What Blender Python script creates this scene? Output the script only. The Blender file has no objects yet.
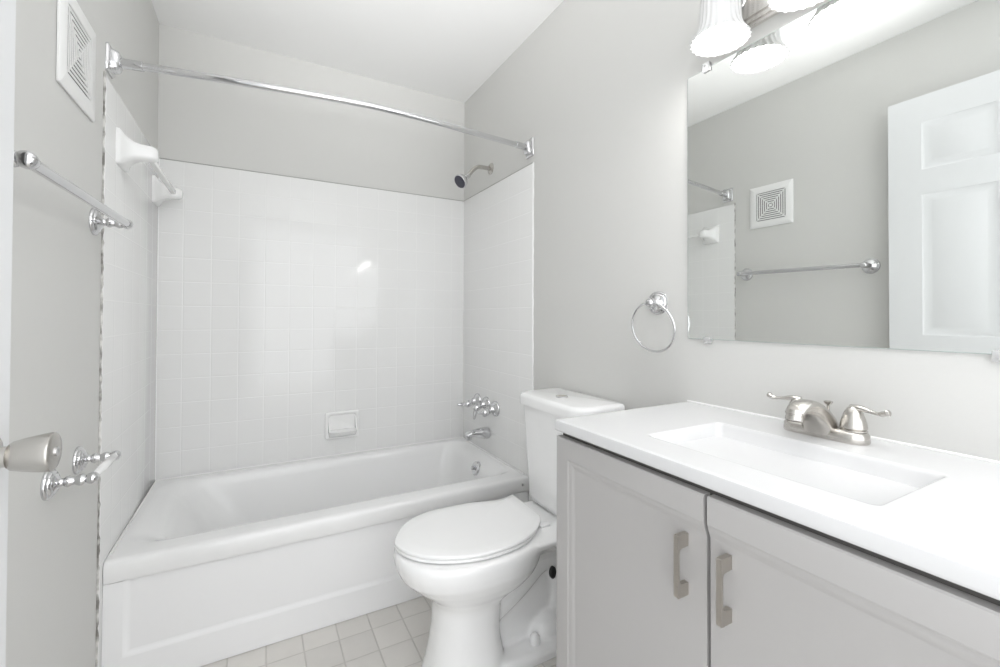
import bpy, bmesh, math, random
from mathutils import Vector, Matrix
random.seed(7)
sc = bpy.context.scene
C = sc.collection
PI = math.pi

# ------------------------------------------------------------------ camera, world, large lights, exposure
cam_d = bpy.data.cameras.new('camera')
cam = bpy.data.objects.new('camera', cam_d); C.objects.link(cam)
_r = Vector((0.87599725, -0.48230363, 0.00346703)); _u = Vector((-0.00841888, -0.00810304, 0.99993173)); _f = Vector((0.48224261, 0.87596664, 0.0111587))
M4 = Matrix((( _r.x, _u.x, -_f.x, 0.409), (_r.y, _u.y, -_f.y, -2.4937), (_r.z, _u.z, -_f.z, 1.1424), (0, 0, 0, 1)))
cam.matrix_world = M4
cam_d.sensor_width = 36.0
cam_d.lens = 438.4668 * 36 / 1000
cam_d.shift_y = -0.02197
cam_d.clip_start = 0.02
sc.camera = cam

wd = bpy.data.worlds.new('world'); sc.world = wd; wd.use_nodes = True
wd.node_tree.nodes['Background'].inputs[0].default_value = (0.97, 0.985, 1.0, 1)
wd.node_tree.nodes['Background'].inputs[1].default_value = 1.52

H_ = 2.4746
def area(name, loc, rot, sx, sy, power, col=(1, 1, 1)):
    d = bpy.data.lights.new(name, 'AREA'); d.shape = 'RECTANGLE'; d.size = sx; d.size_y = sy; d.energy = power; d.color = col
    o = bpy.data.objects.new(name, d); C.objects.link(o); o.location = loc; o.rotation_euler = rot
    return o
def spot(name, loc, aim, power, cone, blend, rad):
    d = bpy.data.lights.new(name, 'SPOT'); d.energy = power; d.spot_size = math.radians(cone); d.spot_blend = blend; d.shadow_soft_size = rad
    o = bpy.data.objects.new(name, d); C.objects.link(o); o.location = loc
    o.rotation_euler = (Vector(aim) - Vector(loc)).to_track_quat('-Z', 'Y').to_euler()
spot('added_ceiling_fill', (0.55, -2.52, 1.45), (0.74, -1.38, H_), 80, 64, 1.0, 0.15)  # added fill spot bounced off the ceiling, not a lamp of the room

sc.view_settings.view_transform = 'Standard'
sc.view_settings.look = 'None'
sc.view_settings.gamma = 1
sc.view_settings.use_curve_mapping = False
sc.view_settings.exposure = 0.80
BULB = 38.0
try:
    sc.cycles.diffuse_bounces = 8
    sc.cycles.max_bounces = 16
except Exception:
    pass

# ------------------------------------------------------------------ dimensions
W = 1.524; H = 2.4746; YF = -2.43      # room width, ceiling, front wall face
ZT = 1.856; YT = -0.790                # tile surround top and front edge
TP = 0.1115                            # wall tile pitch

# ------------------------------------------------------------------ materials
def mat(name, col, rough=0.5, metal=0.0, spec=0.5, coat=0.0, bump=0.0, bscale=40, trans=0.0, ior=1.5):
    m = bpy.data.materials.new(name); m.use_nodes = True
    nt = m.node_tree; b = nt.nodes['Principled BSDF']
    b.inputs['Base Color'].default_value = (*col, 1); b.inputs['Roughness'].default_value = rough
    b.inputs['Metallic'].default_value = metal; b.inputs['Specular IOR Level'].default_value = spec
    b.inputs['Coat Weight'].default_value = coat; b.inputs['Coat Roughness'].default_value = 0.04
    b.inputs['Transmission Weight'].default_value = trans; b.inputs['IOR'].default_value = ior
    if bump:
        tc = nt.nodes.new('ShaderNodeTexCoord'); n = nt.nodes.new('ShaderNodeTexNoise'); bp = nt.nodes.new('ShaderNodeBump')
        n.inputs['Scale'].default_value = bscale; n.inputs['Detail'].default_value = 3
        bp.inputs['Strength'].default_value = bump; bp.inputs['Distance'].default_value = 0.002
        nt.links.new(tc.outputs['Object'], n.inputs['Vector']); nt.links.new(n.outputs['Fac'], bp.inputs['Height'])
        nt.links.new(bp.outputs['Normal'], b.inputs['Normal'])
    return m

def tile_mat(name, col, grout, axes, off, pitch, gw, rough, depth, vary=0.0, wav=0.0, coat=0.0):
    m = mat(name, col, rough, coat=coat); nt = m.node_tree; b = nt.nodes['Principled BSDF']; L = nt.links.new
    tc = nt.nodes.new('ShaderNodeTexCoord'); sp = nt.nodes.new('ShaderNodeSeparateXYZ'); L(tc.outputs['Object'], sp.inputs[0])
    def math_(op, a, bb=None, c=None):
        n = nt.nodes.new('ShaderNodeMath'); n.operation = op
        for i, v in enumerate((a, bb, c)):
            if v is None: continue
            if isinstance(v, (int, float)): n.inputs[i].default_value = v
            else: L(v, n.inputs[i])
        return n.outputs[0]
    hs, ids = [], []
    for ax, o in zip(axes, off):
        t = math_('DIVIDE', math_('SUBTRACT', sp.outputs[ax], o), pitch)
        ids.append(math_('FLOOR', t))
        d = math_('SUBTRACT', 0.5, math_('ABSOLUTE', math_('SUBTRACT', math_('FRACT', t), 0.5)))   # 0 at the joint
        mr = nt.nodes.new('ShaderNodeMapRange'); mr.interpolation_type = 'SMOOTHSTEP'
        L(d, mr.inputs[0]); mr.inputs[1].default_value = gw * 0.35 / pitch; mr.inputs[2].default_value = gw * 1.1 / pitch
        hs.append(mr.outputs[0])
    h = math_('MINIMUM', hs[0], hs[1])
    mix = nt.nodes.new('ShaderNodeMix'); mix.data_type = 'RGBA'
    L(h, mix.inputs[0]); mix.inputs[6].default_value = (*grout, 1); mix.inputs[7].default_value = (*col, 1)
    out = mix.outputs[2]
    cx = nt.nodes.new('ShaderNodeCombineXYZ'); L(ids[0], cx.inputs[0]); L(ids[1], cx.inputs[1])
    wn = nt.nodes.new('ShaderNodeTexWhiteNoise'); wn.noise_dimensions = '3D'; L(cx.outputs[0], wn.inputs[0])
    if vary:
        mx = nt.nodes.new('ShaderNodeMix'); mx.data_type = 'RGBA'; mx.blend_type = 'MULTIPLY'
        nz = nt.nodes.new('ShaderNodeTexNoise'); nz.inputs['Scale'].default_value = 9; nz.inputs['Detail'].default_value = 4
        L(tc.outputs['Object'], nz.inputs['Vector'])
        v = math_('ADD', math_('MULTIPLY', wn.outputs['Value'], vary), math_('MULTIPLY', nz.outputs['Fac'], vary * 1.5))
        v = math_('SUBTRACT', 1.0 + vary, v)
        mx.inputs[0].default_value = 1.0; L(out, mx.inputs[6])
        cc = nt.nodes.new('ShaderNodeCombineColor'); [L(v, cc.inputs[i]) for i in range(3)]
        L(cc.outputs[0], mx.inputs[7]); out = mx.outputs[2]
    L(out, b.inputs['Base Color'])
    # every tile sits at a hair of its own tilt; plus the joint groove
    hh = h
    if wav:
        nz2 = nt.nodes.new('ShaderNodeTexNoise'); nz2.inputs['Scale'].default_value = 7; nz2.inputs['Detail'].default_value = 1
        L(tc.outputs['Object'], nz2.inputs['Vector'])
        hh = math_('ADD', h, math_('MULTIPLY', nz2.outputs['Fac'], wav))
    bp = nt.nodes.new('ShaderNodeBump'); bp.inputs['Strength'].default_value = 1.0; bp.inputs['Distance'].default_value = depth
    L(hh, bp.inputs['Height']); L(bp.outputs['Normal'], b.inputs['Normal'])
    return m

M = {}
M['wall'] = mat('grey_wall_paint', (0.63, 0.628, 0.612), 0.6, spec=0.3, bump=0.15, bscale=60)
M['ceiling'] = mat('white_ceiling_paint', (0.84, 0.84, 0.835), 0.85, spec=0.2)
M['tile_back'] = tile_mat('white_wall_tile_back', (0.79, 0.79, 0.785), (0.82, 0.82, 0.815), (0, 2), (0.101, ZT), TP, 0.0030, 0.10, 0.0005, wav=0.8)
M['tile_side'] = tile_mat('white_wall_tile_side', (0.79, 0.79, 0.785), (0.82, 0.82, 0.815), (1, 2), (YT, ZT), TP, 0.0030, 0.10, 0.0003, wav=1.2)
M['floor'] = tile_mat('beige_floor_tile', (0.66, 0.64, 0.61), (0.54, 0.52, 0.49), (0, 1), (0.441, -0.745), 0.1135, 0.0032, 0.32, 0.0010, vary=0.10)
M['tub'] = mat('white_tub_enamel', (0.80, 0.80, 0.80), 0.13)
M['apron'] = mat('white_apron_enamel', (0.80, 0.80, 0.805), 0.22)
M['porcelain'] = mat('white_porcelain', (0.86, 0.86, 0.86), 0.08, coat=0.3)
M['seat'] = mat('white_seat_plastic', (0.86, 0.86, 0.86), 0.22)
M['ceramic'] = mat('white_ceramic', (0.82, 0.82, 0.815), 0.1)
M['chrome'] = mat('polished_chrome', (0.66, 0.66, 0.67), 0.06, 1.0)
M['nickel'] = mat('brushed_nickel', (0.55, 0.53, 0.50), 0.25, 1.0)
M['pull'] = mat('satin_nickel_pull', (0.52, 0.49, 0.45), 0.34, 1.0)
M['vanity'] = mat('grey_vanity_lacquer', (0.415, 0.405, 0.40), 0.38, spec=0.45)
M['carcass'] = mat('gap_shade_carcass', (0.10, 0.095, 0.09), 0.6)  # carcass colour darkened to carry the shade in the gaps around the doors
M['top'] = mat('white_cultured_marble', (0.64, 0.64, 0.645), 0.2)
M['door'] = mat('white_door_paint', (0.70, 0.71, 0.72), 0.4)
M['vent'] = mat('white_vent_plastic', (0.82, 0.82, 0.815), 0.4)
M['dark'] = mat('painted_slot_shade', (0.15, 0.15, 0.15), 0.7)  # flat dark colour painting in the shade behind the vent slots
M['black'] = mat('black_rubber', (0.02, 0.02, 0.02), 0.5)
M['face'] = mat('shower_face_rubber', (0.05, 0.05, 0.07), 0.45)
M['mirror'] = mat('mirror_silver', (0.87, 0.885, 0.87), 0.008, 1.0)
M['mirror_edge'] = mat('mirror_glass_edge', (0.45, 0.50, 0.48), 0.15)
M['clip'] = mat('clear_plastic_clip', (0.9, 0.9, 0.9), 0.12, trans=0.6)
M['caulk'] = mat('grimy_caulk', (0.4, 0.39, 0.37), 0.8, bump=0.6, bscale=120)
M['caulk_white'] = mat('white_caulk', (0.80, 0.80, 0.795), 0.6)
M['roller'] = mat('white_roller_plastic', (0.80, 0.80, 0.80), 0.2)
def caulk_vary(m):
    nt = m.node_tree; b = nt.nodes['Principled BSDF']; tc = nt.nodes.new('ShaderNodeTexCoord'); n = nt.nodes.new('ShaderNodeTexNoise')
    n.inputs['Scale'].default_value = 26; n.inputs['Detail'].default_value = 5; cr = nt.nodes.new('ShaderNodeValToRGB')
    cr.color_ramp.elements[0].position = 0.38; cr.color_ramp.elements[0].color = (0.20, 0.19, 0.175, 1)
    cr.color_ramp.elements[1].position = 0.62; cr.color_ramp.elements[1].color = (0.66, 0.65, 0.63, 1)
    nt.links.new(tc.outputs['Object'], n.inputs['Vector']); nt.links.new(n.outputs['Fac'], cr.inputs[0]); nt.links.new(cr.outputs[0], b.inputs['Base Color'])
caulk_vary(M['caulk'])
def emit(name, col, s):
    m = bpy.data.materials.new(name); m.use_nodes = True; nt = m.node_tree; nt.nodes.clear()
    e = nt.nodes.new('ShaderNodeEmission'); e.inputs[0].default_value = (*col, 1); e.inputs[1].default_value = s
    o = nt.nodes.new('ShaderNodeOutputMaterial'); nt.links.new(e.outputs[0], o.inputs[0]); return m
M['bulb'] = emit('lit_bulb', (1.0, 0.985, 0.96), BULB)
def shade_mat():
    m = bpy.data.materials.new('frosted_shade_glass'); m.use_nodes = True; nt = m.node_tree; b = nt.nodes['Principled BSDF']
    b.inputs['Base Color'].default_value = (0.66, 0.66, 0.66, 1); b.inputs['Roughness'].default_value = 0.25
    tr = nt.nodes.new('ShaderNodeBsdfTranslucent'); tr.inputs[0].default_value = (0.9, 0.9, 0.9, 1)
    mx = nt.nodes.new('ShaderNodeMixShader'); mx.inputs[0].default_value = 0.010
    o = nt.nodes['Material Output']
    nt.links.new(b.outputs[0], mx.inputs[1]); nt.links.new(tr.outputs[0], mx.inputs[2]); nt.links.new(mx.outputs[0], o.inputs[0])
    return m
M['shade'] = shade_mat()

# ------------------------------------------------------------------ mesh helpers
def V(*a): return Vector(a)
def add_box(bm, x0, x1, y0, y1, z0, z1, bev=0.0, seg=2):
    g = bmesh.ops.create_cube(bm, size=1.0)
    for v in g['verts']:
        v.co = V(x0 + (v.co.x + .5) * (x1 - x0), y0 + (v.co.y + .5) * (y1 - y0), z0 + (v.co.z + .5) * (z1 - z0))
    if bev:
        es = list({e for v in g['verts'] for e in v.link_edges})
        bmesh.ops.bevel(bm, geom=es, offset=bev, segments=seg, profile=0.6, affect='EDGES')
def loft(bm, loops, cap0=True, cap1=True, closed=True):
    rows = [[bm.verts.new(p) for p in L] for L in loops]
    n = len(rows[0])
    for a, b in zip(rows[:-1], rows[1:]):
        for i in range(n if closed else n - 1):
            j = (i + 1) % n
            try: bm.faces.new((a[i], a[j], b[j], b[i]))
            except ValueError: pass
    if cap0: bm.faces.new(list(reversed(rows[0])))
    if cap1: bm.faces.new(rows[-1])
    return rows
def frame(d):
    d = d.normalized(); a = V(0, 0, 1) if abs(d.z) < 0.9 else V(0, 1, 0)
    x = d.cross(a).normalized(); y = x.cross(d).normalized(); return x, y
def lathe(bm, o, d, prof, n=28, cap0=True, cap1=True, ph=None):
    """prof: (distance along d, radius); ph(angle, t) can wobble the radius"""
    o = V(*o); d = V(*d).normalized(); x, y = frame(d); loops = []
    for t, r in prof:
        r = max(r, 1e-5)
        loops.append([o + d * t + (x * math.cos(2 * PI * i / n) + y * math.sin(2 * PI * i / n)) * (r * (ph(2 * PI * i / n, t) if ph else 1)) for i in range(n)])
    loft(bm, loops, cap0, cap1)
def spline(pts, k=8):
    P = [V(*p) for p in pts]; out = []
    for i in range(len(P) - 1):
        p0 = P[max(i - 1, 0)]; p1 = P[i]; p2 = P[i + 1]; p3 = P[min(i + 2, len(P) - 1)]
        for j in range(k):
            t = j / k
            out.append(0.5 * ((2 * p1) + (p2 - p0) * t + (2 * p0 - 5 * p1 + 4 * p2 - p3) * t * t + (3 * p1 - p0 - 3 * p2 + p3) * t ** 3))
    out.append(P[-1]); return out
def tube(bm, pts, rad, n=16, cap=True, sx=1.0, sy=1.0, closed=False):
    """sweep; rad a number or a list; sx, sy squash the section in the frame's axes"""
    P = [V(*p) for p in pts]; loops = []; N = len(P); x = None
    for i, p in enumerate(P):
        if closed: d = (P[(i + 1) % N] - P[i - 1]).normalized()
        else: d = (P[min(i + 1, N - 1)] - P[max(i - 1, 0)]).normalized()
        if x is None: x, y = frame(d)
        else:
            x = (x - d * x.dot(d)).normalized()
        y = x.cross(d).normalized()
        r = rad[i] if isinstance(rad, (list, tuple)) else rad
        loops.append([p + x * (math.cos(2 * PI * k / n) * r * sx) + y * (math.sin(2 * PI * k / n) * r * sy) for k in range(n)])
    if closed:
        loops.append(loops[0]); loft(bm, loops, False, False); bmesh.ops.remove_doubles(bm, verts=bm.verts, dist=1e-6)
    else: loft(bm, loops, cap, cap)
def rrect(x0, x1, y0, y1, r, z, k=6):
    """counter-clockwise rounded rectangle, 4*(k+1) points; r a number or four radii (x1y1, x0y1, x0y0, x1y0)"""
    rs = r if isinstance(r, (list, tuple)) else (r,) * 4; out = []
    for (cx, cy, sx, sy, a0), rr in zip(((x1, y1, -1, -1, 0), (x0, y1, 1, -1, PI/2), (x0, y0, 1, 1, PI), (x1, y0, -1, 1, 1.5*PI)), rs):
        for i in range(k + 1):
            a = a0 + PI/2 * i / k
            out.append(V(cx + sx * rr + rr * math.cos(a), cy + sy * rr + rr * math.sin(a), z))
    return out
def prism(bm, poly, ax, a, b):
    """extrude a 2D polygon along axis ax from a to b"""
    def p(u, v, w): return {0: V(w, u, v), 1: V(u, w, v), 2: V(u, v, w)}[ax]
    loft(bm, [[p(u, v, a) for u, v in poly], [p(u, v, b) for u, v in poly]])
def finish(bm, ang=38):
    bmesh.ops.recalc_face_normals(bm, faces=bm.faces)
    a = math.radians(ang)
    for f in bm.faces: f.smooth = True
    for e in bm.edges:
        e.smooth = not (len(e.link_faces) == 2 and e.calc_face_angle(0) > a)
def root_of(o):
    while o.parent: o = o.parent
    return o
def obj(name, bm, m, parent=None, ang=38, label=None, recalc=True, base=None):
    if recalc: finish(bm, ang)
    base = base or (root_of(parent)['_b'] if parent is not None else (0, 0, 0))
    bmesh.ops.translate(bm, verts=bm.verts, vec=-V(*base))
    me = bpy.data.meshes.new(name); bm.to_mesh(me); bm.free()
    for x in (m if isinstance(m, (list, tuple)) else (m,)): me.materials.append(x)
    o = bpy.data.objects.new(name, me); C.objects.link(o)
    if parent is not None: o.parent = parent
    else: o.location = base; o['_b'] = list(base)
    if label: o['label'] = label
    return o
def thing(name, label, cat, loc, group=None):
    o = bpy.data.objects.new(name, None); C.objects.link(o); o.location = loc; o['_b'] = list(loc); o.empty_display_size = 0.05
    o['label'] = label; o['category'] = cat
    if group: o['group'] = group
    return o
def struct(name, bm, m, label, parent=None, ang=38):
    o = obj(name, bm, m, parent, ang); 
    if parent is None:
        o['kind'] = 'structure'; o['label'] = label; o['category'] = name.split('_')[0]
    return o
NB = bmesh.new
def boxobj(*a, bev=0.0):
    bm = NB(); add_box(bm, *a, bev=bev); return bm

# ------------------------------------------------------------------ room shell
struct('floor', boxobj(-0.1, W + 0.1, YF - 1.0, 0.1, -0.1, 0.0), M['floor'], 'floor of small beige square tiles beside the white bathtub')
struct('ceiling', boxobj(-0.1, W + 0.1, YF - 0.12, 0.1, H, H + 0.1), M['ceiling'], 'plain white ceiling above the bathroom')
wb = struct('wall_back', boxobj(-0.1, W + 0.1, 0.0, 0.1, 0.0, H), M['wall'], 'grey wall above white tile behind the bathtub')
wl = struct('wall_left', boxobj(-0.1, 0.0, YF - 0.12, 0.0, 0.0, H), M['wall'], 'grey wall carrying the vent and chrome towel bar')
wr = struct('wall_right', boxobj(W, W + 0.1, YF - 0.12, 0.0, 0.0, H), M['wall'], 'grey wall carrying the mirror and towel ring')
TT = 0.006
obj('tile_panel', boxobj(0.0, W, -TT, 0.0, 0.36, ZT, bev=0.0015), M['tile_back'], wb, label='white glazed square tile')
obj('tile_panel', boxobj(W - TT, W, YT, -TT, 0.0, ZT, bev=0.002), M['tile_side'], wr, label='white glazed square tile')
obj('tile_panel', boxobj(0.0, TT, YT, -TT, 0.0, ZT, bev=0.002), M['tile_side'], wl, label='white glazed square tile')
def caulk(z0, z1, x, y, r, n, amp):
    bm = NB(); pts = []; rad = []
    for i in range(n + 1):
        t = i / n; pts.append((x + random.uniform(-1, 1) * amp * .3, y + random.uniform(-1, 1) * amp, z0 + (z1 - z0) * t)); rad.append(r * random.uniform(0.45, 1.3))
    tube(bm, pts, rad, 8); return bm
obj('caulk_bead', caulk(0.0, ZT + .01, 0.002, YT - 0.001, 0.0036, 150, 0.0015), M['caulk'], wl, label='cracked grimy caulk along the tile edge')
obj('caulk_bead', caulk(0.4, ZT + .004, W - 0.002, YT - 0.001, 0.0026, 60, 0.0006), M['caulk_white'], wr)
bm = NB(); tube(bm, [(0, -TT, ZT + .001), (W, -TT, ZT + .001)], 0.0022, 8)
tb = mat('dull_caulk', (0.40, 0.40, 0.38), 0.7)
obj('caulk_bead', bm, tb, wb)
bm = NB(); tube(bm, [(W - TT, YT, ZT + .001), (W - TT, 0, ZT + .001)], 0.0018, 8); obj('caulk_bead', bm, tb, wr)

for xx, pw in ((TT, wl), (W - TT, wr)):
    bm = NB(); tube(bm, [(xx, -TT, .40), (xx, -TT, ZT - .002)], 0.003, 10); obj('corner_bead', bm, M['caulk_white'], pw)

# ------------------------------------------------------------------ panelled faces
def panel_face(bm, us, vs, panels, prof, P):
    """grid of flat cells; cells listed in panels get nested rings (inset, depth); P(u, v, depth) places a point"""
    for i in range(len(us) - 1):
        for j in range(len(vs) - 1):
            u0, u1, v0, v1 = us[i], us[i + 1], vs[j], vs[j + 1]
            def ring(s, d): return [bm.verts.new(P(*q, d)) for q in ((u0 + s, v0 + s), (u1 - s, v0 + s), (u1 - s, v1 - s), (u0 + s, v1 - s))]
            if (i, j) not in panels: bm.faces.new(ring(0, 0)); continue
            prev = ring(0, 0)
            for s, d in prof:
                cur = ring(s, d)
                for k in range(4): bm.faces.new((prev[k], prev[(k + 1) % 4], cur[(k + 1) % 4], cur[k]))
                prev = cur
            bm.faces.new(prev)
    bmesh.ops.remove_doubles(bm, verts=bm.verts, dist=1e-5)

# ------------------------------------------------------------------ door, opened flat against the left wall
DX = 0.094; DY1 = -1.593; DY0 = -2.385; DZ = 2.115
us = [DY0, DY0 + .115, DY0 + .345, DY1 - .345, DY1 - .115, DY1]; vs = [0.012, 0.24, 0.90, 1.068, 1.682, 1.79, 1.998, DZ]
pn = {(i, j) for i in (1, 3) for j in (1, 3, 5)}
bm = NB()
panel_face(bm, us, vs, pn, [(0.004, -0.002), (0.012, -0.0042), (0.030, -0.0042), (0.036, -0.003), (0.042, -0.0012)], lambda u, v, d: V(DX + d, u, v))
panel_face(bm, us, vs, pn, [(0.004, -0.002), (0.012, -0.0042), (0.030, -0.0042), (0.036, -0.003), (0.042, -0.0012)], lambda u, v, d: V(DX - 0.036 - d, u, v))
for (u0, v0), (u1, v1) in (((DY0, .012), (DY1, .012)), ((DY1, .012), (DY1, DZ)), ((DY1, DZ), (DY0, DZ)), ((DY0, DZ), (DY0, .012))):
    bm.faces.new([bm.verts.new(V(x, u, v)) for x, u, v in ((DX, u0, v0), (DX, u1, v1), (DX - .036, u1, v1), (DX - .036, u0, v0))])
bmesh.ops.remove_doubles(bm, verts=bm.verts, dist=1e-5)
dr = struct('door_1', bm, M['door'], 'white six panel door opened against the left wall', ang=25)
KY, KZ = -1.662, 0.953
bm = NB()
lathe(bm, (DX, KY, KZ), (1, 0, 0), [(0, .033), (.004, .033), (.009, .029), (.011, .014), (.0245, .0135), (.0248, .0165), (.028, .0190), (.04, .0222), (.055, .0252), (.0655, .0268), (.0685, .0262), (.0700, .0235), (.0706, .010), (.0706, 0.0)], 40)
kn = obj('door_knob', bm, M['nickel'], dr, label='brushed nickel knob')
bm = NB(); lathe(bm, (DX + .0705, KY, KZ), (1, 0, 0), [(0, .0065), (.002, .0065), (.0025, .005), (.0012, .003), (.0012, 0)], 20); obj('lock_button', bm, M['chrome'], kn)

# ------------------------------------------------------------------ bathtub
TF = -0.766
tubt = thing('bathtub', 'white alcove bathtub with flat apron below the tiled walls', 'bathtub', (W/2, -0.38, 0))
K = 8
x0, x1 = TT + .001, W - TT - .001; y1 = -TT - .001
L = []
L.append(rrect(x0, x1, TF + .06, y1, .004, .336, K))
L.append(rrect(x0, x1, TF + .010, y1, .004, .3345, K))
L.append(rrect(x0, x1, TF + .002, y1, .004, .333, K))
L.append(rrect(x0, x1, TF, y1, .004, .338, K))
L.append(rrect(x0, x1, TF, y1, .004, .378, K))
L.append(rrect(x0, x1, TF + .003, y1, .004, .390, K))
L.append(rrect(x0, x1, TF + .011, y1, .004, .3965, K))
L.append(rrect(x0 + .01, x1 - .01, TF + .025, y1 - .01, .02, .398, K))
# the deck is flat in front only; both ends roll from the wall straight down into the basin
for fa_, fb_, ax_, bx_, z, r in ((-.684, -.052, .030, 1.502, .398, .10), (-.677, -.060, .040, 1.495, .3972, .10), (-.668, -.068, .055, 1.485, .392, .105), (-.661, -.073, .078, 1.470, .3835, .11), (-.656, -.077, .105, 1.452, .370, .115), (-.652, -.080, .125, 1.438, .352, .12), (-.650, -.083, .140, 1.428, .330, .12)):
    L.append(rrect(ax_, bx_, fa_, fb_, (r * .9, r * 1.1, r, r * .8), z, K))
for t, e in ((.2, 0), (.4, 0), (.6, 0), (.78, 0), (.90, .006), (.96, .018), (.985, .035), (1.0, .065)):
    zz = .330 - .245 * (min(t, .9) * 1.06 if t < .95 else {.96: .978, .985: .995, 1.0: 1.0}[t]); tt = min(t, .94)
    L.append(rrect(.140 + .18 * tt + e, 1.428 - .065 * tt - e, -.650 + .05 * tt + e, -.083 - .055 * tt - e, (.11, .14, .13, .10), zz, K))
bm = NB(); loft(bm, L, False, True)
obj('basin', bm, M['tub'], tubt, ang=50)
# front apron: recessed panel, raised skirt
AY = TF + .004
bm = NB(); rows = []
for i_, d in ((-.046, 0), (0, 0), (.003, .0012), (.010, .006), (.016, .0085), (.020, .009)):
    a, b, c = max(x0, .052 + i_), min(x1, 1.468 - i_), (.096 + i_ if i_ > -.01 else .002)
    dd = AY + d - (.006 if i_ < -.01 else 0)
    rows.append([bm.verts.new(p) for p in (V(a, AY + d, .331), V(a, dd, c), V(b, dd, c), V(b, AY + d, .331))])
for r0, r1 in zip(rows[:-1], rows[1:]):
    for k in range(3): bm.faces.new((r0[k], r0[k + 1], r1[k + 1], r1[k]))
bm.faces.new(rows[-1])
bk = [bm.verts.new(V(p.co.x, AY + .022, p.co.z)) for p in rows[0]]
for k in range(3): bm.faces.new((rows[0][k], rows[0][k + 1], bk[k + 1], bk[k]))
tp_ = [r[0] for r in rows] + [r[3] for r in reversed(rows)] + [bk[3], bk[0]]
bm.faces.new(tp_); bm.faces.new(bk)
obj('apron', bm, M['apron'], tubt, ang=60, label='separate front panel')
bm = NB(); tube(bm, [(TT + .005, TF + .05, .3985), (TT + .005, -TT - .005, .3985), (W - TT - .005, -TT - .005, .3985), (W - TT - .005, TF + .05, .3985)], 0.0038, 10)
obj('caulk_bead', bm, M['caulk_white'], tubt)
bm = NB(); lathe(bm, (1.430, -.385, .335), (-1, 0, .3), [(-.006, .036), (.006, .036), (.011, .032), (.0125, .022), (.012, 0)], 30)
ov = obj('overflow_plate', bm, M['chrome'], tubt, label='round chrome overflow plate')
bm = NB(); add_box(bm, 1.400, 1.420, -.390, -.380, .330, .350, .003); obj('trip_lever', bm, M['chrome'], ov)
bm = NB(); lathe(bm, (1.482, TF + .001, .366), (0, -1, 0), [(0, .006), (.002, .0058), (.003, .004), (.003, 0)], 14); obj('screw', bm, M['chrome'], tubt, label='small screw')

# ------------------------------------------------------------------ soap dish
sd = thing('soap_dish', 'white ceramic soap dish set in the tiled back wall', 'soap dish', (.806, -TT, .545))
bm = NB()
sx0, sx1, sz0, sz1 = .722, .896, .484, .630
def sring(i, y, zlo=0): return [V(p.x, y, p.y) for p in rrect(sx0 + i, sx1 - i, sz0 + i + zlo, sz1 - i, .012, 0, 4)]
L = [sring(0, -TT), sring(0, -TT - .008), sring(.003, -TT - .011), sring(.010, -TT - .012), sring(.016, -TT - .009, .02), sring(.020, -TT - .001, .03)]
loft(bm, L, False, True)
# projecting cup below
pr = []
for k in range(13):
    a = PI * k / 12; xx = .809 + .073 * -math.cos(a) * (1 + .18 * math.sin(a) ** 2)
    pr.append((xx, math.sin(a) ** .55 if 0 < k < 12 else 0.0))
rows_ = [(.545, .010, 1.0), (.512, .052, 1.0), (.506, .056, 1.0), (.500, .054, .99), (.486, .040, .97), (.474, .018, .95), (.470, .008, .94)]
loft(bm, [[V(.809 + (x - .809) * w, -TT - .006 - d * 1.15 * f, z + .026) for x, f in pr] + [V(.809 + .073 * w, -TT - .002, z + .026), V(.809 - .073 * w, -TT - .002, z + .026)] for z, d, w in [(.508, .054, 1.0)] + rows_[2:]], True, True)
for xs in (.737, .874):
    p2 = [(-TT - .002, .600), (-TT - .012, .594), (-TT - .026, .560), (-TT - .046, .532), (-TT - .002, .520)]
    loft(bm, [[V(xs, y, z) for y, z in p2], [V(xs + .007, y, z) for y, z in p2]])
obj('dish', bm, M['ceramic'], sd, ang=45)

# ------------------------------------------------------------------ ceramic towel bar on the tiled left wall
cb = thing('ceramic_towel_bar', 'white ceramic towel bar high on the left tile wall over the tub', 'towel bar', (TT, -.38, 1.69))
def cer_post(yc, zc):
    bm = NB(); Ls = []
    for x, hw, hz, r in ((TT, .057, .058, .008), (TT + .008, .057, .058, .010), (TT + .013, .053, .053, .012), (TT + .018, .045, .045, .018), (TT + .026, .038, .038, .018), (TT + .040, .031, .030, .016), (TT + .055, .0265, .026, .014), (TT + .085, .024, .024, .012), (TT + .096, .020, .020, .012), (TT + .100, .013, .013, .010)):
        Ls.append([V(x, p.x, p.y) for p in rrect(yc - hw, yc + hw, zc - hz, zc + hz, r, 0, 5)])
    loft(bm, Ls); return bm
CZ = 1.686
obj('post', cer_post(-.628, CZ), M['ceramic'], cb, ang=50); obj('post', cer_post(-.085, CZ), M['ceramic'], cb, ang=50)
bm = NB(); add_box(bm, .066, .084, -.615, -.095, CZ - .009, CZ + .009, .003); obj('bar', bm, M['ceramic'], cb)

# ------------------------------------------------------------------ tub valve handles, spout, shower head
def handle(yc, zc, ldir, label):
    t = thing('tub_valve_handle', label, 'faucet handle', (W - TT, yc, zc), 'chrome handles over the tub spout')
    bm = NB(); lathe(bm, (W - TT, yc, zc), (-1, 0, 0), [(0, .040), (.005, .040), (.010, .037), (.016, .027), (.022, .020), (.034, .0165), (.038, .014)], 30); obj('escutcheon', bm, M['chrome'], t)
    bm = NB(); lathe(bm, (W - TT - .032, yc, zc - .006), (-1, 0, -.28), [(0, .012), (.010, .012), (.012, .015), (.022, .0185), (.040, .0185), (.048, .015), (.053, .008), (.0535, 0)], 24); obj('hub', bm, M['chrome'], t)
    b = V(W - TT - .066, yc, zc - .016); d = V(*ldir).normalized(); bm = NB()
    tube(bm, [b + d * .006, b + d * .018, b + d * .036, b + d * .052, b + d * .062], [.0115, .010, .0105, .0095, .004], 14, sx=1.0, sy=.85); obj('lever', bm, M['chrome'], t)
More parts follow.
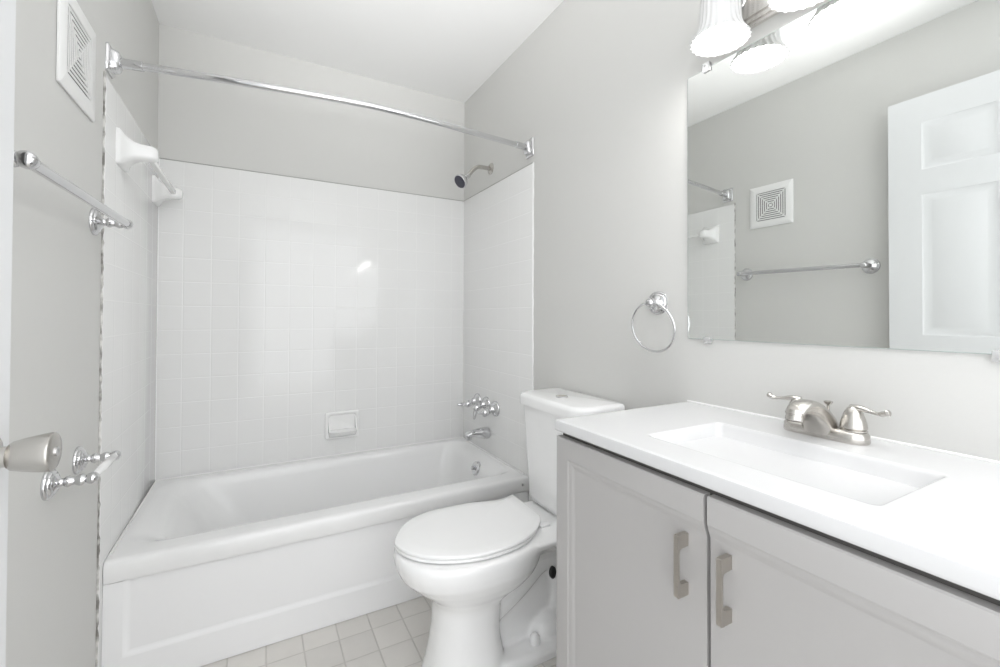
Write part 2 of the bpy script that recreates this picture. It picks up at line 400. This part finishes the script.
handle(-.222, .660, (-1, .1, .03), 'chrome tub valve handle nearest the tiled back wall')
handle(-.335, .659, (-.22, .05, -1), 'middle chrome tub valve handle with its lever pointing down')
handle(-.440, .652, (-.25, .9, -.12), 'chrome tub valve handle nearest the toilet tank')
ts = thing('tub_spout', 'chrome tub spout below the three valve handles', 'spout', (W - TT, -.347, .506))
bm = NB(); Ls = []; SY, SZ = -.347, .506
for x, zt, zb, hw in ((0, .026, -.028, .029), (.003, .029, -.031, .032), (.014, .031, -.032, .033), (.050, .028, -.024, .030), (.085, .023, -.015, .027), (.108, .018, -.010, .025), (.124, .012, -.010, .023), (.133, .006, -.011, .020), (.136, .000, -.010, .014)):
    zc = SZ + (zt + zb) / 2; hz = (zt - zb) / 2
    Ls.append([V(W - TT - x, SY + hw * abs(math.cos(a)) ** .8 * (1 if math.cos(a) > 0 else -1), zc + hz * (abs(math.sin(a)) ** .7) * (1 if math.sin(a) > 0 else -1)) for a in [2 * PI * i / 28 for i in range(28)]])
loft(bm, Ls); obj('spout_body', bm, M['chrome'], ts, ang=60)
bm = NB(); lathe(bm, (W - TT - .115, SY, SZ - .004), (0, 0, -1), [(0, .0165), (.022, .0160), (.022, .013), (.012, .012), (.012, 0)], 20); obj('outlet', bm, M['chrome'], ts)
sh = thing('wall_shower', 'small chrome shower head on a bent arm above the tile', 'shower head', (W, -.36, 1.955))
bm = NB(); lathe(bm, (W, -.36, 1.955), (-1, 0, 0), [(0, .031), (.002, .031), (.006, .026), (.009, .016), (.010, .011)], 28); obj('flange', bm, M['nickel'], sh)
ap = spline([(W - .004, -.36, 1.955), (1.47, -.36, 1.955), (1.44, -.36, 1.951), (1.412, -.361, 1.928), (1.384, -.362, 1.892)], 6)
bm = NB(); tube(bm, ap, .0110, 16); obj('arm', bm, M['nickel'], sh)
hd = V(-.76, -.20, -.60).normalized(); hb = V(1.384, -.362, 1.892)
bm = NB(); lathe(bm, hb, hd, [(-.008, .012), (.004, .013), (.010, .012), (.012, .014), (.020, .0155), (.028, .012), (.031, .014), (.036, .026), (.046, .034), (.060, .0385), (.068, .0385), (.070, .037)], 30, True, True); hd_o = obj('head', bm, M['chrome'], sh)
bm = NB(); lathe(bm, hb + hd * .0695, hd, [(0, .0345), (.002, .0340), (.0035, .027), (.0035, .010), (.002, 0)], 28); obj('spray_face', bm, M['face'], hd_o, label='dark spray face')

# ------------------------------------------------------------------ curved shower rod
rt = thing('shower_curtain_rod', 'curved chrome shower curtain rod across the tub alcove', 'curtain rod', (W/2, -.78, 1.925))
rodz = 1.926
rp = spline([(.004, -.742, rodz - .004), (.10, -.757, rodz - .004), (.377, -.797, rodz - .002), (.70, -.831, rodz), (.88, -.833, rodz), (1.05, -.820, rodz + .001), (1.30, -.790, rodz + .004), (W - .004, -.757, rodz + .008)], 10)
bm = NB(); tube(bm, rp, .0118, 18); obj('rod', bm, M['chrome'], rt)
def rod_end(x, y, z, s, tilt):
    bm = NB(); Ls = []
    for dx, h, r in ((0, .042, .004), (.005, .042, .006), (.008, .039, .008), (.010, .034, .012)):
        Ls.append([V(x + s * dx, p.x, p.y) for p in rrect(y - h * .78, y + h * .78, z - h, z + h, r, 0, 4)])
    loft(bm, Ls)
    Ls = []
    for dx, h, hz in ((.009, .024, .033), (.020, .023, .031), (.027, .020, .027), (.031, .013, .020)):
        Ls.append([V(x + s * dx, p.x, p.y) for p in rrect(y - h, y + h, z - hz, z + hz, .011, 0, 4)])
    loft(bm, Ls)
    tube(bm, [V(x + s * .028, y, z), V(x + s * .085, y - .0085, z)], .0148, 18)
    return bm
obj('end_bracket', rod_end(0.0, -.745, rodz - .004, 1, 0), M['chrome'], rt); obj('end_bracket', rod_end(W, -.760, rodz + .008, -1, 0), M['chrome'], rt)

# ------------------------------------------------------------------ vent grille on the left wall
vt = thing('vent_grille', 'white square exhaust vent grille high on the left wall', 'vent', (0, -1.007, 1.80))
vy, vz, vh = -1.0135, 1.800, .1235
bm = NB()
def vring(h, x): return [V(x, p.x, p.y) for p in rrect(vy - h, vy + h, vz - h, vz + h, .003, 0, 3)]
hole = .0835
loft(bm, [vring(vh, .001), vring(vh, .005), vring(vh - .003, .0075), vring(hole, .0080), vring(hole, .003)], False, False)
obj('frame', bm, M['vent'], vt)
bm = NB(); h = hole - .0045; n = 0
while h > .012 and n < 7:
    w = .0072
    loft(bm, [vring(h, .0072), vring(h, .0082), vring(h - w, .0082), vring(h - w, .0072)], False, False); h -= .0118; n += 1
add_box(bm, .0072, .0082, vy - h, vy + h, vz - h, vz + h)
for s in (-1, 1):   # thin webs on the diagonals hold the rings together
    for q in (-1, 1):
        for k in range(28):
            a = .010 + k * .0027; add_box(bm, .003, .0074, vy + s * a - .0022, vy + s * a + .0022, vz + q * a - .0022, vz + q * a + .0022)
obj('louvre', bm, M['vent'], vt, label='concentric square louvres')
obj('backing', boxobj(.0008, .003, vy - hole - .004, vy + hole + .004, vz - hole - .004, vz + hole + .004), M['dark'], vt, label='dark sheet standing in for shade behind the louvres')

# ------------------------------------------------------------------ chrome bathroom hardware
def flange_prof(R=.036): return [(0, R), (.004, R), (.007, R * .95), (.0085, R * .88), (.0088, R * .82), (.012, R * .78), (.0145, R * .68), (.0150, R * .58), (.0180, R * .50), (.0195, R * .36), (.024, R * .25), (.028, R * .23), (.031, R * .33), (.036, R * .36), (.041, R * .27), (.046, R * .24), (.054, R * .36), (.060, R * .36), (.066, R * .26)]
tbr = thing('towel_bar', 'chrome towel bar below the vent on the left wall', 'towel bar', (0, -1.19, 1.40))
for yy, zz in ((-.866, 1.405), (-1.490, 1.396)):
    bm = NB(); lathe(bm, (0, yy, zz), (1, 0, 0), flange_prof(.038), 32)
    lathe(bm, (.074, yy - .016, zz), (0, 1, 0), [(0, .004), (.002, .010), (.006, .0135), (.014, .0145), (.024, .0135), (.030, .010), (.033, .004)], 24)
    obj('post', bm, M['chrome'], tbr)
bm = NB(); tube(bm, [(.074, -1.490, 1.396), (.074, -.866, 1.405)], .0105, 20); obj('rail', bm, M['chrome'], tbr)
tph = thing('toilet_paper_holder', 'empty chrome toilet paper holder low on the left wall', 'paper holder', (0, -1.06, .765))
for yy in (-1.151, -.967):
    bm = NB(); lathe(bm, (0, yy, .766), (1, 0, 0), flange_prof(.035), 32)
    lathe(bm, (.076, yy - .014, .767), (0, 1, 0), [(0, .004), (.003, .009), (.008, .0118), (.014, .0125), (.020, .0118), (.025, .009), (.028, .004)], 24)
    obj('post', bm, M['chrome'], tph)
bm = NB(); lathe(bm, (.076, -1.145, .767), (0, 1, 0), [(0, .0085), (.06, .0085), (.062, .0095), (.118, .0095), (.120, .0085), (.172, .0085)], 20); obj('roller', bm, M['roller'], tph, label='white spring roller')
trg = thing('towel_ring', 'chrome towel ring on the wall between toilet and mirror', 'towel ring', (W, -1.516, 1.187))
bm = NB(); lathe(bm, (W, -1.516, 1.187), (-1, -.22, 0), [(t * .86, r) for t, r in flange_prof(.037)], 32)
lathe(bm, (1.468, -1.544, 1.186), (0, 1, 0), [(0, .004), (.003, .009), (.008, .012), (.014, .0128), (.020, .012), (.025, .009), (.028, .004)], 24)
obj('post', bm, M['chrome'], trg)
RT = V(1.468, -1.530, 1.186); R = .077
bm = NB(); ey = V(.087, -.996, 0).normalized(); ez = V(.173, .015, -.985); ez = (ez - ey * ez.dot(ey)).normalized(); cc = RT + ez * R
tube(bm, [cc + (ey * math.cos(a) + ez * math.sin(a)) * R for a in [2 * PI * i / 64 for i in range(64)]], .0033, 12, closed=True)
obj('ring', bm, M['chrome'], trg)

# ------------------------------------------------------------------ toilet
TYC = -1.172
to = thing('toilet', 'white two piece toilet with closed lid beside the vanity', 'toilet', (1.1, TYC, 0))
def egg(xf, xr, hw, z, yc=TYC, n=40, pw=2.2, wide=.52):
    """egg outline: front tip xf, rear xr, half width hw; the widest point at wide of the length from the front"""
    xc = xf + (xr - xf) * wide; out = []
    for i in range(n):
        a = 2 * PI * i / n; c, s = math.cos(a), math.sin(a)
        rx = (xr - xc) if c > 0 else (xc - xf); e = 2 / (pw if c < 0 else pw * 1.25)
        out.append(V(xc + rx * (abs(c) ** e) * (1 if c > 0 else -1), yc + hw * (abs(s) ** e) * (1 if s > 0 else -1), z))
    return out
bm = NB()
L = [egg(.800, 1.22, .150, .4165), egg(.786, 1.25, .170, .4165), egg(.780, 1.258, .178, .410), egg(.778, 1.26, .180, .396), egg(.782, 1.26, .178, .372), egg(.794, 1.255, .172, .345), egg(.826, 1.24, .157, .314), egg(.862, 1.21, .137, .284), egg(.888, 1.17, .119, .262), egg(.900, 1.135, .107, .240), egg(.903, 1.12, .101, .22), egg(.900, 1.115, .100, .16), egg(.891, 1.12, .104, .10), egg(.880, 1.13, .111, .05), egg(.868, 1.135, .117, .012), egg(.868, 1.135, .117, .0)]
loft(bm, L)
# rear deck under the tank
Ls = []
for z, a, b, w, r in ((.30, 1.20, 1.42, .060, .04), (.34, 1.17, 1.45, .085, .05), (.372, 1.15, 1.475, .125, .05), (.392, 1.14, 1.48, .150, .05), (.408, 1.14, 1.48, .155, .05), (.413, 1.15, 1.475, .150, .05)):
    Ls.append(rrect(a, b, TYC - w, TYC + w, r, z, 5))
loft(bm, Ls)
# trapway: an S from the bowl down to the foot
tube(bm, spline([(1.04, TYC, .150), (1.12, TYC, .185), (1.20, TYC, .232), (1.275, TYC, .285), (1.335, TYC, .285), (1.372, TYC, .21), (1.365, TYC, .12), (1.34, TYC, .04)], 6), .060, 20)
add_box(bm, 1.06, 1.36, TYC - .034, TYC + .034, .02, .27, .01)
# foot plate and the rounded lump over the outlet
Ls = []
for z, a, b, w, r in ((0, 1.02, 1.405, .116, .06), (.026, 1.02, 1.405, .116, .06), (.036, 1.02, 1.40, .110, .06), (.041, 1.03, 1.39, .098, .05)):
    Ls.append(rrect(a, b, TYC - w, TYC + w, r, z, 5))
loft(bm, Ls)
lathe(bm, (1.315, TYC, .0), (0, 0, 1), [(.0, .092), (.03, .092), (.06, .088), (.085, .076), (.105, .055), (.118, .028), (.122, 0)], 32)
bmesh.ops.recalc_face_normals(bm, faces=bm.faces)
bowl = obj('bowl', bm, M['porcelain'], to, recalc=False)
def voxel(o, size, it):
    m = o.modifiers.new('r', 'REMESH'); m.mode = 'VOXEL'; m.voxel_size = size
    s = o.modifiers.new('s', 'SMOOTH'); s.iterations = it; s.factor = .5
    dg = bpy.context.evaluated_depsgraph_get(); me = bpy.data.meshes.new_from_object(o.evaluated_get(dg))
    o.modifiers.clear(); old = o.data; o.data = me; me.name = old.name; bpy.data.meshes.remove(old)
    for p in me.polygons: p.use_smooth = True
voxel(bowl, .0055, 7)
for yy in (TYC - .082, ):
    bm = NB(); lathe(bm, (1.236, yy + .010, .036), (0, 0, 1), [(0, .018), (.014, .018), (.026, .0165), (.034, .011), (.037, .004)], 20); obj('bolt_cap', bm, M['seat'], to)
# seat ring and lid share the photo's outline
lid_pts = [(.776, -1.151), (.789, -1.104), (.820, -1.056), (.857, -1.019), (.905, -.994), (.955, -.981), (1.032, -.980), (1.11, -.986), (1.16, -1.000), (1.214, -1.013), (1.257, -1.008), (1.293, -.994), (1.290, -1.10), (1.284, -1.203), (1.268, -1.232), (1.228, -1.273), (1.179, -1.306), (1.122, -1.325), (1.05, -1.334), (.986, -1.331), (.925, -1.314), (.865, -1.285), (.815, -1.243), (.786, -1.195)]
def smooth_loop(pts, k=4, sharp=()):
    n = len(pts); P = [V(p[0], p[1], 0) for p in pts]; out = []
    for i in range(n):
        p0, p1, p2, p3 = P[i - 1], P[i], P[(i + 1) % n], P[(i + 2) % n]
        if i in sharp: p0 = p1
        if (i + 1) % n in sharp: p3 = p2
        for j in range(k):
            t = j / k
            out.append(0.5 * ((2 * p1) + (p2 - p0) * t + (2 * p0 - 5 * p1 + 4 * p2 - p3) * t * t + (3 * p1 - p0 - 3 * p2 + p3) * t ** 3))
    return out
LO = smooth_loop([(1.06 + (a - 1.06) * (.972 if a < 1.06 else 1.0), b + (.003 if b < -1.15 else -.003)) for a, b in lid_pts], 4, (11, 13))
cen = V(1.04, -1.155, 0)
def inset(loop, d, z):
    out = []
    for p in loop:
        q = p + (cen - p).normalized() * d; out.append(V(q.x, q.y, z))
    return out
bm = NB(); loft(bm, [inset(LO, .006, .4315), inset(LO, .001, .4325), inset(LO, 0, .4345), inset(LO, 0, .4395), inset(LO, .0015, .4415), inset(LO, .005, .4428), [cen + (p - cen) * .8 + V(0, 0, .4442) for p in LO], [cen + (p - cen) * .4 + V(0, 0, .4452) for p in LO], [cen + (p - cen) * .02 + V(0, 0, .4455) for p in LO]])
obj('lid', bm, M['seat'], to, ang=60)
def sub(p): return V(p.x + (0.0 if p.x < 1.2 else -.004), p.y, 0)
bm = NB(); SO = [sub(p) for p in LO]
loft(bm, [inset(SO, .008, .4195), inset(SO, .003, .4200), inset(SO, .001, .4220), inset(SO, .001, .4265), inset(SO, .003, .4292), inset(SO, .007, .4300)])
obj('seat', bm, M['seat'], to, ang=60)
for yy in (-1.222, -1.04):
    bm = NB(); add_box(bm, 1.266, 1.306, yy - .014, yy + .014, .412, .4215, .004); obj('hinge', bm, M['seat'], to)
# tank
bm = NB(); Ls = []
ty0, ty1 = -1.378, -.992
for z, xf, dy, r in ((.416, 1.352, .016, .03), (.423, 1.340, .008, .04), (.45, 1.330, .005, .045), (.60, 1.318, .005, .05), (.785, 1.304, .000, .05), (.806, 1.303, .0, .05)):
    lp = rrect(xf, 1.512, ty0 + dy, ty1 - dy, (.012, r, r, .012), z, 6)
    for p in lp:
        if p.x < 1.40: p.x += .030 * ((p.y - (ty0 + ty1) / 2) / .2) ** 2
    Ls.append(lp)
loft(bm, Ls); obj('tank', bm, M['porcelain'], to, ang=50)
bm = NB(); Ls = []
for z, e, r in ((.800, .002, .05), (.802, .008, .05), (.829, .010, .05), (.839, .007, .05), (.8435, .000, .05), (.845, -.012, .04)):
    lp = rrect(1.294 - e, 1.513 + min(e, .0), ty0 - e, ty1 + e, (.014, r, r, .014), z, 6)
    for p in lp:
        if p.x < 1.40: p.x += .036 * ((p.y - (ty0 + ty1) / 2) / .2) ** 2
    Ls.append(lp)
loft(bm, Ls); tl = obj('tank_lid', bm, M['porcelain'], to, ang=50)
bm = NB(); lathe(bm, (1.395, -1.180, .8445), (0, 0, 1), [(0, .024), (.003, .024), (.0042, .022), (.0042, 0)], 30)
fb = obj('flush_button', bm, M['chrome'], tl, label='round chrome dual flush button')
bm = NB(); prism(bm, [(1.395 + .019 * math.cos(a), -1.180 + .019 * math.sin(a)) for a in [PI * i / 12 - .4 for i in range(13)]], 2, .8485, .8505); obj('small_flush', bm, M['pull'], fb)
bm = NB(); Ls = [[V(1.318 + p * s, TYC - .055 - dx, .248 + q * s) for p, q in [(.013 * math.cos(a), .021 * math.sin(a)) for a in [2 * PI * i / 24 for i in range(24)]]] for dx, s in ((0, 1), (.008, 1), (.011, .8), (.012, .3))]
loft(bm, Ls); obj('rubber_cap', bm, M['black'], to, label='small black oval cap')

# ------------------------------------------------------------------ vanity cabinet
VX = 1.046; VY1, VY0 = -1.6215, -2.424; VYM = -2.0285; VZ0, VZ1 = .115, .853
va = thing('vanity_cabinet', 'grey two door vanity cabinet under the white countertop', 'cabinet', (1.28, -2.02, 0))
bm = NB(); add_box(bm, VX + .019, W - .001, VY1 - .021, VY1 - .003, .10, .8655); add_box(bm, VX + .019, W - .001, VY0, VY0 + .018, .10, .8655)
add_box(bm, VX + .019, W - .001, VY0 + .018, VY1 - .021, .10, .118); add_box(bm, W - .013, W - .001, VY0 + .018, VY1 - .021, .118, .8655)
add_box(bm, VX + .019, VX + .037, VY0 + .018, VY1 - .021, .80, .8655); add_box(bm, VX + .019, VX + .037, VYM - .02, VYM + .02, .118, .80)
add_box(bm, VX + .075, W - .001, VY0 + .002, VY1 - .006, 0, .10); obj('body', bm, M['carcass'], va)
prof = [(0, -.0025), (.0025, -.0006), (.005, 0), (.0455, 0), (.0475, -.0012), (.0500, -.0022), (.0530, -.0025), (.0590, -.0048), (.0660, -.0080), (.0690, -.0087)]
def cab_door(ys, ye):
    """ys: the framed side, ye: the meeting side where the routed step runs out through the edge"""
    bm = NB(); s = 1 if ye > ys else -1; rows = []
    for i, d in prof:
        x = VX - d
        rows.append([V(x, ye, VZ1 - i), V(x, ys + s * i, VZ1 - i), V(x, ys + s * i, VZ0 + i), V(x, ye, VZ0 + i)])
    back = [V(VX + .018, ye, VZ1), V(VX + .018, ys, VZ1), V(VX + .018, ys, VZ0), V(VX + .018, ye, VZ0)]
    vb = [bm.verts.new(p) for p in back]; vr = [[bm.verts.new(p) for p in r] for r in rows]; seq = [vb] + vr
    for a, b in zip(seq[:-1], seq[1:]):
        for k in range(3): bm.faces.new((a[k], a[k + 1], b[k + 1], b[k]))
    bm.faces.new(vr[-1]); bm.faces.new(list(reversed(vb)))
    edge = [r[0] for r in seq] + [r[3] for r in reversed(seq)]
    bm.faces.new(edge); return bm
d1 = obj('door', cab_door(VY1, VYM + .0035), M['vanity'], va, ang=20); d2 = obj('door', cab_door(VY0, VYM - .0035), M['vanity'], va, ang=20)
def pull(yc, z0, z1):
    fx = VX + .0087; bm = NB(); hw = .0045
    prof_ = [(fx, z0), (fx, z0 + .021), (fx - .018, z0 + .0225), (fx - .0212, z0 + .0250), (fx - .0222, z0 + .029), (fx - .0222, z1 - .029), (fx - .0212, z1 - .0250), (fx - .018, z1 - .0225), (fx, z1 - .021), (fx, z1), (fx - .0255, z1), (fx - .0265, z1 - .001), (fx - .0265, z0 + .001), (fx - .0255, z0)]
    loft(bm, [[V(x, yc - hw, z) for x, z in prof_], [V(x, yc + hw, z) for x, z in prof_]]); return bm
obj('handle', pull(-1.9860, .6695, .774), M['pull'], d1, ang=25, label='satin nickel bar pull'); obj('handle', pull(-2.0645, .670, .773), M['pull'], d2, ang=25, label='satin nickel bar pull')

# countertop with moulded basin
ct = thing('vanity_countertop', 'white one piece countertop with moulded rectangular sink', 'countertop', (1.28, -2.02, .866))
bm = NB(); K = 8
cx0, cx1, cy0, cy1 = 1.0405, W - .001, -2.426, -1.620
L = [rrect(cx0 + .004, cx1, cy0, cy1 - .004, .004, .8668, K), rrect(cx0 + .001, cx1, cy0, cy1 - .001, .004, .869, K), rrect(cx0, cx1, cy0, cy1, .005, .873, K), rrect(cx0, cx1, cy0, cy1, .005, .886, K), rrect(cx0 + .002, cx1, cy0, cy1 - .002, .005, .8915, K), rrect(cx0 + .007, cx1, cy0, cy1 - .007, .006, .8935, K), rrect(cx0 + .010, cx1 - .003, cy0 + .003, cy1 - .010, .006, .8935, K), rrect(cx0 + .02, cx1 - .01, cy0 + .01, cy1 - .02, .006, .8935, K), rrect(1.105, 1.388, -2.248, -1.808, .014, .8935, K), rrect(1.121, 1.372, -2.232, -1.824, .014, .8935, K)]
ox0, ox1, oy0, oy1 = 1.125, 1.368, -2.228, -1.828
for a, b, c, d, r, z in ((0, 0, 0, 0, .014, .8935), (.004, .002, .003, .003, .014, .8925), (.010, .005, .007, .006, .014, .887), (.017, .014, .014, .012, .014, .872), (.024, .030, .022, .019, .014, .853), (.031, .052, .031, .026, .014, .834), (.038, .080, .040, .034, .014, .818), (.046, .110, .050, .042, .014, .808), (.056, .140, .062, .054, .014, .802), (.070, .158, .090, .080, .006, .800)):
    L.append(rrect(ox0 + a, ox1 - b, oy0 + c, oy1 - d, r, z, K))
loft(bm, L, True, True)
obj('top', bm, M['top'], ct, ang=45)
bm = NB(); lathe(bm, (1.203, -2.028, .7985), (0, 0, 1), [(0, .021), (.002, .021), (.003, .018), (.001, .014), (.001, 0)], 24); obj('drain', bm, M['nickel'], ct)
bm = NB(); tube(bm, [(W - .001, cy0 + .003, .8945), (W - .001, cy1 - .003, .8945)], .003, 8); obj('caulk_bead', bm, M['caulk_white'], wr)

# ------------------------------------------------------------------ sink faucet
fa = thing('sink_faucet', 'brushed nickel two handle faucet at the back of the sink', 'faucet', (1.455, -2.012, .893))
FY = -2.012; FX = 1.455; FZ = .8935
bm = NB(); Ls = []
for z, s in ((0, 0), (.003, -.001), (.016, .0), (.021, .003), (.0235, .007)):
    Ls.append(rrect(FX - .027 + s, FX + .027 - s, FY - .0775 + s, FY + .0775 - s, .0265 - s, FZ + z, 8))
loft(bm, Ls); obj('base_plate', bm, M['nickel'], fa)
# spout: a solid flared body that rises from the plate and leans forward to a blunt tip
TB = [((.022, .008), (-.030, .008), .033), ((.014, .032), (-.034, .019), .0315), ((-.006, .055), (-.044, .032), .0285), ((-.034, .074), (-.060, .043), .0245), ((-.064, .081), (-.076, .050), .0215), ((-.092, .076), (-.091, .053), .0195), ((-.111, .062), (-.103, .050), .0175)]
T_ = spline([(a[0], 0, a[1]) for a, b, w in TB], 4); B_ = spline([(b[0], 0, b[1]) for a, b, w in TB], 4); W_ = spline([(w, 0, 0) for a, b, w in TB], 4)
bm = NB(); Ls = []
for t, b, w in zip(T_, B_, W_):
    lp = []
    for k in range(28):
        a = 2 * PI * k / 28; ca, sa = math.cos(a), math.sin(a)
        up = abs(sa) ** .8 * (1 if sa > 0 else -1); sd_ = abs(ca) ** .62 * (1 if ca > 0 else -1)
        m_ = (t + b) / 2 + (t - b) / 2 * up; lp.append(V(FX + m_.x, FY + .004 + w.x * sd_, FZ + m_.z))
    Ls.append(lp)
loft(bm, Ls)
so = obj('spout', bm, M['nickel'], fa, ang=55)
bm = NB(); lathe(bm, (FX - .1005, FY + .004, FZ + .062), (-.30, 0, -1), [(0, .0165), (.009, .0168), (.0095, .0155), (.012, .0155), (.0125, .0165), (.020, .0163), (.020, .012), (.016, .011), (.016, 0)], 26); obj('aerator', bm, M['nickel'], so)
for s in (-1, 1):
    hy = FY + s * .052
    bm = NB(); lathe(bm, (FX, hy, FZ + .023), (0, 0, 1), [(0, .0225), (.002, .0225), (.0035, .0205), (.006, .0225), (.012, .0222), (.024, .0195), (.036, .0155), (.044, .0110), (.048, .006), (.049, 0)], 26); hb_ = obj('handle', bm, M['nickel'], fa)
    bm = NB(); hp = spline([(FX + .004, hy + s * -.004, FZ + .066), (FX, hy + s * .012, FZ + .069), (FX - .003, hy + s * .030, FZ + .066), (FX - .006, hy + s * .045, FZ + .065), (FX - .007, hy + s * .056, FZ + .068)], 5)
    tube(bm, hp, [.0105 - .0060 * min(1, i / 10) + (.0020 if i > 15 else 0) for i in range(len(hp))], 14, sx=1.0, sy=.8)
    lathe(bm, hp[-1] + V(0, -s * .003, 0), (0, s, .25), [(0, .0045), (.003, .0066), (.007, .0060), (.009, .003)], 14)
    obj('lever', bm, M['nickel'], hb_)
bm = NB(); lathe(bm, (FX + .019, FY + .001, FZ + .02), (0, 0, 1), [(0, .0028), (.042, .0028), (.044, .0045), (.048, .0080), (.0505, .0085), (.0515, .006), (.0515, 0)], 16); obj('lift_rod', bm, M['nickel'], fa)

# ------------------------------------------------------------------ mirror
mi = thing('wall_mirror', 'frameless wall mirror above the vanity countertop', 'mirror', (W, -2.02, 1.08))
my1, my0, mz0, mz1 = -1.6272, -2.412, 1.0794, 1.8493
bm = NB(); add_box(bm, W - .005, W - .0005, my0, my1, mz0, mz1); obj('edge', bm, M['mirror_edge'], mi)
bm = NB(); bm.faces.new([bm.verts.new(V(W - .0056, y, z)) for y, z in ((my0 + .0015, mz0 + .0015), (my0 + .0015, mz1 - .0015), (my1 - .0015, mz1 - .0015), (my1 - .0015, mz0 + .0015))])
g = bmesh.ops.extrude_face_region(bm, geom=list(bm.faces)); bmesh.ops.translate(bm, verts=[v for v in g['geom'] if isinstance(v, bmesh.types.BMVert)], vec=(.0005, 0, 0))
obj('glass', bm, M['mirror'], mi)
for yy, zz, s in ((-1.692, mz0, 1), (-1.692, mz1, -1), (-2.25, mz0, 1), (-2.25, mz1, -1)):
    bm = NB(); add_box(bm, W - .011, W - .0065, yy - .010, yy + .010, zz - s * .012, zz + s * .008, .002); add_box(bm, W - .007, W - .0005, yy - .010, yy + .010, zz - s * .012, zz - s * .001, .001)
    lathe(bm, (W - .011, yy, zz - s * .006), (-1, 0, 0), [(-.002, .004), (.001, .004), (.002, .002), (.002, 0)], 12); obj('clip', bm, M['clip'], mi, label='clear plastic clip')

# ------------------------------------------------------------------ vanity light
LY = [-1.790, -1.990, -2.190]
vl = thing('vanity_light', 'three light vanity fixture with ribbed bell shades over the mirror', 'light fixture', (W, -1.99, 1.95))
bm = NB()
for x, h0, h1, e in ((0, 1.890, 2.045, .0),):
    Ls = [[V(W - d, p.x, p.y) for p in rrect(-2.285 + i, -1.695 - i, 1.890 + i, 2.045 - i, .004, 0, 3)] for d, i in ((.0005, 0), (.010, 0), (.011, .008), (.018, .009), (.019, .018), (.026, .019), (.027, .026))]
    loft(bm, Ls)
obj('back_plate', bm, mat('polished_nickel_plate', (0.84, 0.82, 0.79), 0.16, 1.0), vl, ang=25)
SX = 1.434
for yy in LY:
    bm = NB(); lathe(bm, (W - .026, yy, 1.968), (-1, 0, 0), [(0, .030), (.004, .030), (.008, .024), (.010, .012)], 24)
    tube(bm, spline([(W - .03, yy, 1.968), (SX + .03, yy, 1.972), (SX + .008, yy, 1.985), (SX, yy, 2.012), (SX, yy, 2.03)], 6), .0085, 14); obj('arm', bm, M['chrome'], vl)
    bm = NB(); lathe(bm, (SX, yy, 2.035), (0, 0, -1), [(0, .006), (.004, .020), (.012, .026), (.040, .028), (.044, .033), (.052, .033), (.053, .026)], 26); obj('socket', bm, M['chrome'], vl)
    def rib(a, t): return 1 + (.020 if t < .120 else .034) * math.cos(24 * a)
    bm = NB(); outer = [(.0, .034), (.006, .040), (.020, .0450), (.045, .0465), (.070, .0480), (.090, .0500), (.106, .0545), (.118, .0610), (.1265, .0670), (.1305, .0690)]
    inner = [(.1305, .0655), (.1255, .0635), (.117, .0580), (.105, .0515), (.089, .0465), (.070, .0445), (.045, .0430), (.020, .0415), (.008, .036), (.004, .030)]
    lathe(bm, (SX, yy, 1.9775), (0, 0, -1), outer + inner, 132, False, False, rib)
    so_ = obj('shade', bm, M['shade'], vl, ang=80, label='ribbed frosted glass bell shade')
    bm = NB(); lathe(bm, (SX, yy, 1.981), (0, 0, -1), [(0, .012), (.040, .013), (.070, .017), (.100, .0205), (.130, .021), (.143, .018), (.150, .011), (.152, .003)], 24); obj('bulb', bm, M['bulb'], so_, label='lit bulb')

for o in bpy.data.objects:
    if '_b' in o: del o['_b']
